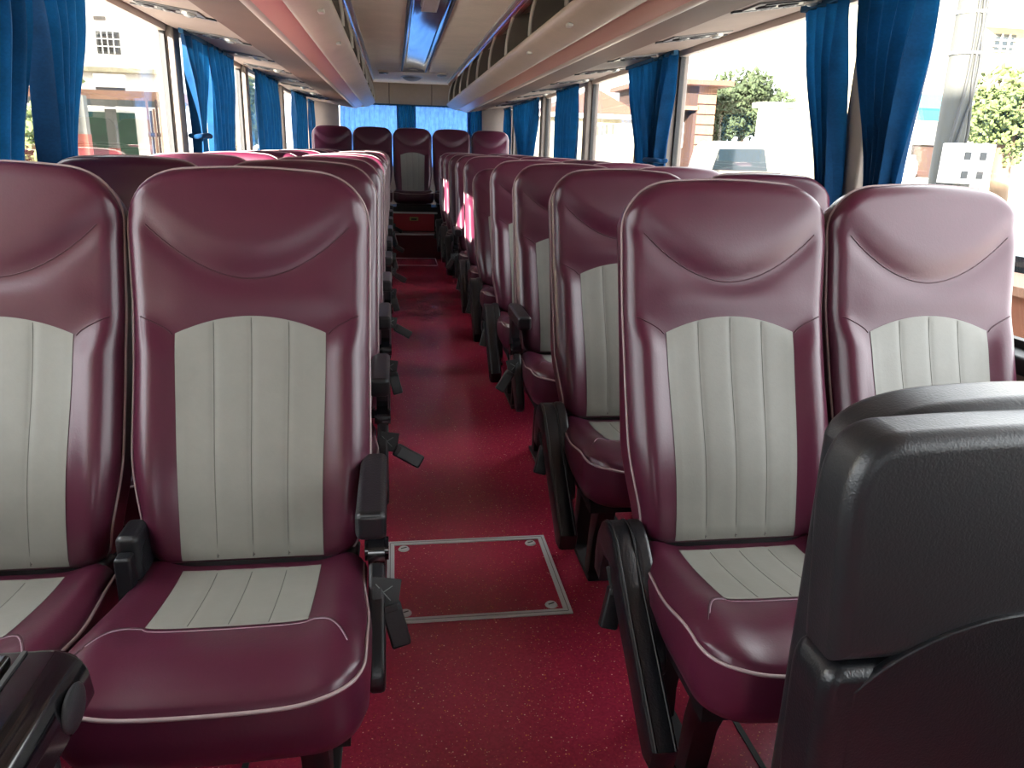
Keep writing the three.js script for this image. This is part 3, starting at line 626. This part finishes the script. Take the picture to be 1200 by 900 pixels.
// ---------------------------------------------------------------- the street outside
const GY = -1.0;
const E = {
  ground: std(0xd6cfc4, 0.9, { map: plasterMap }), white: std(0xe8e4da, 0.85, { map: plasterMap }), cream: std(0xa59c80, 0.85, { map: plasterMap }), peach: std(0x7a5a46, 0.85, { map: plasterMap }),
  beam: std(0x3a3a34, 0.8), red: std(0x5e2818, 0.8), green: std(0x1a3f2c, 0.7, { map: plasterMap }), wood: std(0x3a2419, 0.8, { map: plasterMap }), dark: std(0x2b2c2c, 0.7),
  teal: std(0x125c66, 0.6), grey: std(0x4c4d48, 0.85, { map: plasterMap }), cable: std(0x2c2c2a, 0.7), leaf: std(0x2c381c, 0.8, { side: THREE.DoubleSide }), leafPale: std(0x49562a, 0.8, { side: THREE.DoubleSide }), bark: std(0x5a4a3a, 0.9), roof: std(0x5a382c, 0.8), paint: std(0x6f6d64, 0.3), tyre: std(0x1a1a1a, 0.8), pane: phys(0x182024, 0.08), orange: std(0x6a3c22, 0.85, { map: plasterMap }), van: phys(0xdfe6e6, 0.3),
};
{
  const g = setting('ground', 'pale street ground outside the bus');
  part('paving', box(-60, 60, GY - 0.1, GY, -70, 40), E.ground, g);
}
function barredWindow(o, x0, x1, y0, y1, z, bars = 3) {
  const w = part('window', rbox(x0, x1, y0, y1, z - 0.04, z + 0.02, 0.01), E.grey, o);
  part('window_pane', box(x0 + 0.05, x1 - 0.05, y0 + 0.05, y1 - 0.05, z + 0.015, z + 0.025), E.pane, w);
  for (let i = 1; i <= bars; i++) { const x = lerp(x0, x1, i / (bars + 1)); part('bar', box(x - 0.012, x + 0.012, y0, y1, z + 0.03, z + 0.05), E.white, w); }
  for (let i = 1; i <= 2; i++) { const y = lerp(y0, y1, i / 3); part('bar', box(x0, x1, y - 0.012, y + 0.012, z + 0.03, z + 0.05), E.white, w); }
}
{ // house and carport on the console side
  const h = thing('white_house', 'white house with barred window above a carport roof', 'house', [0, GY, -20]);
  part('wall', box(-16, -5.2, 0, 6.4, -6, 0), E.white, h);
  part('roof', box(-16.4, -4.9, 6.4, 6.6, -6.3, 0.4), E.roof, h);
  part('ledge', box(-16, -5.2, 3.58, 3.68, 0, 0.25), E.cream, h);
  barredWindow(h, -6.85, -6.35, 3.98, 4.45, 0);
  barredWindow(h, -9.4, -8.6, 3.98, 4.6, 0);
  part('vent', box(-6.85, -6.6, 4.68, 4.76, 0, 0.03), E.grey, h);
  part('green_shutter', box(-8.4, -6.2, 0.3, 2.72, 0, 0.06), E.green, h, 'green sheet shutter');
  const c = thing('carport', 'carport with peach fascia on grey and red posts', 'carport', [0, GY, -17.7]);
  part('fascia', box(-9, -4.5, 2.9, 3.08, -1.8, 0.1), E.peach, c); part('beam', box(-9, -4.5, 2.78, 2.9, -0.08, 0.1), E.beam, c);
  for (const x of [-7.7, -5.98]) { const p = part('post', box(x - 0.085, x + 0.085, 1.9, 2.78, -0.08, 0.08), E.beam, c); part('painted_base', box(x - 0.09, x + 0.09, 0, 1.95, -0.09, 0.09), E.red, p, 'red painted base'); }
  part('rail', box(-6.6, -5.4, 2.72, 2.76, 0.1, 0.14), E.white, c);
  const s = thing('shop_sign', 'blank white sign board on the carport roof', 'sign', [-5.95, GY + 3.09, -17.8]);
  part('board', rbox(-0.3, 0.3, 0.05, 0.3, 0, 0.05, 0.01), E.white, s); part('stand', box(-0.28, 0.28, 0, 0.06, 0, 0.04), E.dark, s);
  const f = thing('slat_fence', 'fence of rough upright wooden slats beside the carport', 'fence', [-4.95, GY, -17.4]);
  for (let i = 0; i < 9; i++) part('slat', box(-0.24 + i * 0.06, -0.2 + i * 0.06, 0.1, 2.7 + 0.25 * rnd(), -0.02, 0.02), i % 2 ? E.wood : E.peach, f);
  part('cross_rail', box(-0.26, 0.32, 0.8, 0.88, -0.06, -0.02), E.wood, f); part('cross_rail', box(-0.26, 0.32, 2.2, 2.28, -0.06, -0.02), E.wood, f);
  const p = thing('gate_post', 'weathered grey gate post with red band near the carport', 'post', [-5.22, GY, -14]);
  part('shaft', box(-0.08, 0.08, 0, 2.8, -0.08, 0.08), E.grey, p); part('band', box(-0.085, 0.085, 1.85, 2.2, -0.085, 0.085), E.red, p, 'red band');
  const n = thing('tall_house', 'tall plain house standing next to the carport', 'house', [-13.2, GY, -11]);
  part('wall', box(-2.8, 2.7, 0, 9.5, -4, 4), E.cream, n); part('roof', box(-3.0, 2.9, 9.5, 9.7, -4.2, 4.2), E.roof, n);
  // a taller house further forward along the street keeps the low sun off the front rows
  const t = thing('yellow_plaster_house', 'tall plain plaster house standing ahead along the street', 'house', [-7.7, GY, 5.7]);
  t.rotation.y = -0.656;
  part('wall', box(0, 5.2, 0, 8, 0, 4), E.cream, t); part('roof', box(-0.02, 5.4, 8, 8.2, -0.2, 4.2), E.roof, t);
}
function tree(name, label, [x, z], height, crownY, rx, ry, n, leafMat, size, group) {
  const t = thing(name, label, 'tree', [x, GY, z], group);
  part('trunk', tube([[0, 0, 0], [0.05, height * 0.35, 0.03], [-0.04, height * 0.7, 0], [0.02, height * 0.95, 0.02]], 0.05 + height * 0.018, false, 14, 8), E.bark, t);
  const g = new THREE.InstancedMesh(new THREE.SphereGeometry(1, 5, 3).scale(1, 0.25, 0.6), leafMat, n), m = new THREE.Matrix4(), q = new THREE.Quaternion(), e = new THREE.Euler();
  for (let i = 0; i < n; i++) {
    const a = rnd() * 6.283, c = 2 * rnd() - 1, r = Math.cbrt(rnd()) * (0.8 + 0.25 * Math.sin(a * 3 + c * 5)), k = Math.sqrt(1 - c * c);
    m.compose(new THREE.Vector3(r * rx * k * Math.cos(a), crownY - GY * 0 + r * ry * c, r * rx * k * Math.sin(a)), q.setFromEuler(e.set(rnd() * 6, rnd() * 6, rnd() * 6)), new THREE.Vector3(1, 1, 1).multiplyScalar(size * (0.6 + 0.8 * rnd())));
    g.setMatrixAt(i, m);
  }
  g.name = 'foliage'; g.userData.kind = 'stuff'; t.add(g);
}
tree('garden_tree', 'slim pale green tree beside the weathered gate post', [-5.85, -15], 4.2, 4.0, 0.4, 1.4, 1100, E.leafPale, 0.06);
tree('shade_tree', 'full crowned green tree ahead along the street', [-8.0, 0.5], 5, 5.9, 1.3, 1.2, 2500, E.leaf, 0.12);
tree('garden_shrub', 'yellow green shrub near the road between two curtains', [-3.75, -8.6], 1.6, 2.1, 0.35, 0.4, 500, E.leafPale, 0.05);
tree('street_tree', 'dark green tree behind the parked pickup', [12.0, -27], 4, 3.9, 1.6, 1.2, 4200, E.leaf, 0.1);
tree('street_tree', 'dark green tree beside the wooden house', [10.6, -26], 3.8, 3.4, 0.9, 1.2, 2800, E.leaf, 0.09);
tree('garden_tree', 'leafy pale green tree beyond the utility pole', [7.4, -9], 3.2, 2.75, 0.75, 0.6, 2600, E.leafPale, 0.045);
tree('garden_tree', 'loose green tree seen behind the blue curtains on the console side', [-5.6, -30], 4, 3.2, 1.6, 1.6, 1200, E.leafPale, 0.18);
{ // barrier side of the street
  const c = thing('cream_house', 'cream house with low red roof beyond the second row windows', 'house', [6.0, GY, -24]);
  part('wall', box(-1.6, 1.15, 0, 3.25, -4, 0), E.cream, c);
  part('roof', new THREE.ExtrudeGeometry(new THREE.Shape([[-1.9, 3.25], [1.4, 3.25], [-0.2, 4.0]].map((q) => new THREE.Vector2(...q))), { depth: 4.4, bevelEnabled: false }).translate(0, 0, -4.2), E.roof, c);
  part('eave', box(-1.9, 1.4, 3.15, 3.27, 0, 0.3), E.white, c);
  [[-0.38, 2.75, 0.16], [-0.22, 2.72, 0.24], [-0.06, 2.8, 0.26], [0.08, 2.82, 0.3], [0.22, 2.85, 0.28], [0.42, 2.86, 0.3]].forEach(([x, y, h]) => part('hanging_cloth', rbox(x - 0.03, x + 0.03, y - h / 2, y + h / 2, 0.02, 0.04, 0.006), E.grey, c));
  const w = thing('wooden_house', 'brown boarded house with dark doorway', 'house', [8.9, GY, -24]);
  part('wall', [box(-1.2, -0.76, 0, 4.2, -4, -0.05), box(0.17, 0.78, 0, 4.2, -4, -0.05), box(-0.76, 0.17, 3.5, 4.2, -4, -0.05), box(-0.76, 0.17, 0, 3.5, -4, -3.9)], E.wood, w);
  for (let i = 0; i < 14; i++) { part('board', box(0.2, 0.78, 0.1 + i * 0.3, 0.36 + i * 0.3, -0.05, 0), E.peach, w); part('board', box(-1.2, -0.78, 0.1 + i * 0.3, 0.36 + i * 0.3, -0.05, 0), E.wood, w); }
  part('door_leaf', box(0.1, 0.17, 0, 3.4, -0.9, -0.05), E.wood, w); part('lintel', box(-0.8, 0.2, 3.5, 3.62, -0.05, 0.04), E.peach, w);
  part('roof', box(-1.5, 1.1, 4.2, 4.35, -4.2, 0.5), E.roof, w);
  const ww = thing('white_wall', 'blank white wall blown bright by the sun', 'wall', [8.6, GY, -16.5]);
  part('wall', box(-0.9, 3.4, 0, 3.2, -0.3, 0), E.white, ww); part('coping', box(-1.0, 3.5, 3.2, 3.3, -0.4, 0.1), E.white, ww);
  const sp = thing('marker_post', 'white marker post with a board and red foot', 'post', [4.5, GY, -13]);
  part('shaft', box(-0.05, 0.05, 0, 2.3, -0.04, 0.04), E.white, sp); part('board', rbox(-0.12, 0.12, 2.28, 2.68, -0.03, 0.03, 0.01), E.white, sp); part('foot', box(-0.055, 0.055, 1.9, 2.05, -0.045, 0.045), E.red, sp, 'red band');
  // parked pickup
  const t = thing('pickup_truck', 'pale pickup truck parked by the white wall', 'truck', [6.5, GY, -15]);
  part('body', rbox(-0.72, 0.95, 1.3, 1.85, -1.9, 0.6, 0.12, 3), E.paint, t);
  part('cab', metric(new THREE.ExtrudeGeometry(new THREE.Shape([[-0.55, 1.8], [-0.42, 2.3], [-0.3, 2.42], [0.62, 2.42], [0.72, 2.3], [0.85, 1.8]].map((q) => new THREE.Vector2(...q))), { depth: 1.0, bevelEnabled: true, bevelSize: 0.03, bevelThickness: 0.03, bevelSegments: 2 }).translate(0, 0, -1.1)), E.paint, t);
  part('windscreen', metric(new THREE.ExtrudeGeometry(new THREE.Shape([[-0.45, 1.9], [-0.34, 2.3], [0.6, 2.32], [0.72, 1.9]].map((q) => new THREE.Vector2(...q))), { depth: 0.02, bevelEnabled: false }).translate(0, 0, -0.06)), E.pane, t);
  part('bumper', rbox(-0.75, 0.98, 1.2, 1.36, 0.55, 0.7, 0.04), E.grey, t);
  for (const x of [-0.5, 0.72]) { part('headlamp', cyl(0.11, 0.05, 20).rotateX(Math.PI / 2).translate(x, 1.62, 0.6), E.white, t); }
  for (const x of [-0.62, 0.85]) for (const z of [0.1, -1.4]) part('wheel', cyl(0.62, 0.2, 24).rotateZ(Math.PI / 2).translate(x, 0.62, z), E.tyre, t);
  part('chassis', box(-0.6, 0.85, 0.6, 1.3, -1.8, 0.5), E.dark, t);
  // utility pole with cables and meter box
  const p = thing('utility_pole', 'grey concrete utility pole with cables running down it', 'pole', [5.2, GY, -7.1]);
  part('shaft', cyl(0.14, 7, 20, 0.12).translate(0, 3.5, 0).rotateZ(0.02), E.grey, p);
  for (const [a, b] of [[-0.13, -0.1], [-0.06, 0.0], [0.03, -0.05]]) part('cable', tube([[a - 0.08, 1.9, 0.13], [a - 0.02, 2.4, 0.15], [b, 3.0, 0.15], [a * 0.5 - 0.06, 3.8, 0.14], [b - 0.1, 5, 0.13]], 0.014, false, 30, 6), E.cable, p);
  for (const y of [3.15, 3.5]) part('clamp', new THREE.TorusGeometry(0.145, 0.014, 6, 24).rotateX(Math.PI / 2).translate(-0.06, y, 0), E.white, p);
  const m = thing('meter_box', 'white meter cabinet with four small dark windows', 'meter box', [5.13, GY + 1.98, -6.7]);
  part('cabinet', rbox(-0.21, 0.21, 0, 0.36, -0.18, 0, 0.01), E.white, m);
  for (const x of [-0.07, 0.09]) for (const y of [0.08, 0.25]) part('meter_window', rbox(x - 0.035, x + 0.035, y - 0.035, y + 0.035, 0, 0.008, 0.004), E.dark, m);
  part('stand', box(-0.05, 0.05, -1.98, 0, -0.12, -0.05), E.grey, m);
  const st = thing('market_stall', 'street stall with turquoise awning and brown back wall', 'stall', [7.4, GY, -11]);
  part('awning', new THREE.BoxGeometry(1.1, 0.04, 0.9).rotateX(0.3).translate(0.2, 3.0, 0.2), E.teal, st); part('valance', box(-0.35, 0.75, 2.72, 2.86, 0.62, 0.65), E.teal, st);
  part('back_wall', box(-0.35, 0.75, 0.9, 2.45, -0.3, -0.2), E.wood, st); part('white_board', box(-0.35, 0.75, 2.42, 2.75, -0.2, -0.12), E.white, st);
  part('counter', box(-0.4, 0.75, 0, 1.94, 0.0, 0.4), E.white, st); part('display', box(-0.4, -0.12, 2.0, 2.4, -0.15, 0.05), E.teal, st);
  for (const x of [-0.33, 0.73]) part('post', box(x - 0.025, x + 0.025, 0, 2.9, 0.5, 0.55), E.white, st);
  const j = thing('white_jar', 'white round jar standing on the stall counter', 'jar', [7.35, GY + 1.95, -10.78]);
  part('jar_body', new THREE.LatheGeometry([[0, 0], [0.09, 0], [0.11, 0.06], [0.1, 0.2], [0.06, 0.26], [0.06, 0.3], [0, 0.31]].map((q) => new THREE.Vector2(...q)), 20), E.white, j);
  const y = thing('yellow_house', 'pale yellow house with small window above the tree', 'house', [10.5, GY, -13.2]);
  part('wall', box(-2.2, 4, 0, 4.9, -3, 0), E.cream, y); part('eave', box(-0.5, 4, 4.45, 4.6, 0, 0.4), E.white, y); barredWindow(y, -0.3, 0.15, 4.05, 4.35, 0, 2); barredWindow(y, -2.0, -1.6, 4.0, 4.4, 0, 2);
  const v = thing('white_van', 'white van parked at the kerb beside the front window', 'van', [5.4, GY, -5.2]);
  part('body', rbox(-0.9, 0.9, 0.4, 1.62, -1.2, 1.6, 0.15, 4), E.van, v); part('side_glass', rbox(-0.915, -0.9, 1.15, 1.5, -0.9, 1.3, 0.005), E.pane, v);
  for (const z of [-0.7, 1.1]) part('wheel', cyl(0.34, 0.2, 24).rotateZ(Math.PI / 2).translate(-0.82, 0.34, z), E.tyre, v);
  const ow = thing('orange_wall', 'low orange plaster wall beside the bus', 'wall', [3.95, GY, -4.4]);
  part('wall', box(-0.1, 0.35, 0, 1.34, -1.2, 1.6), E.orange, ow); part('coping', box(-0.14, 0.4, 1.34, 1.4, -1.22, 1.62), E.peach, ow);
}

scene.traverse((o) => { if (o.isMesh) { o.castShadow = true; o.receiveShadow = true; } });
renderer.render(scene, camera);
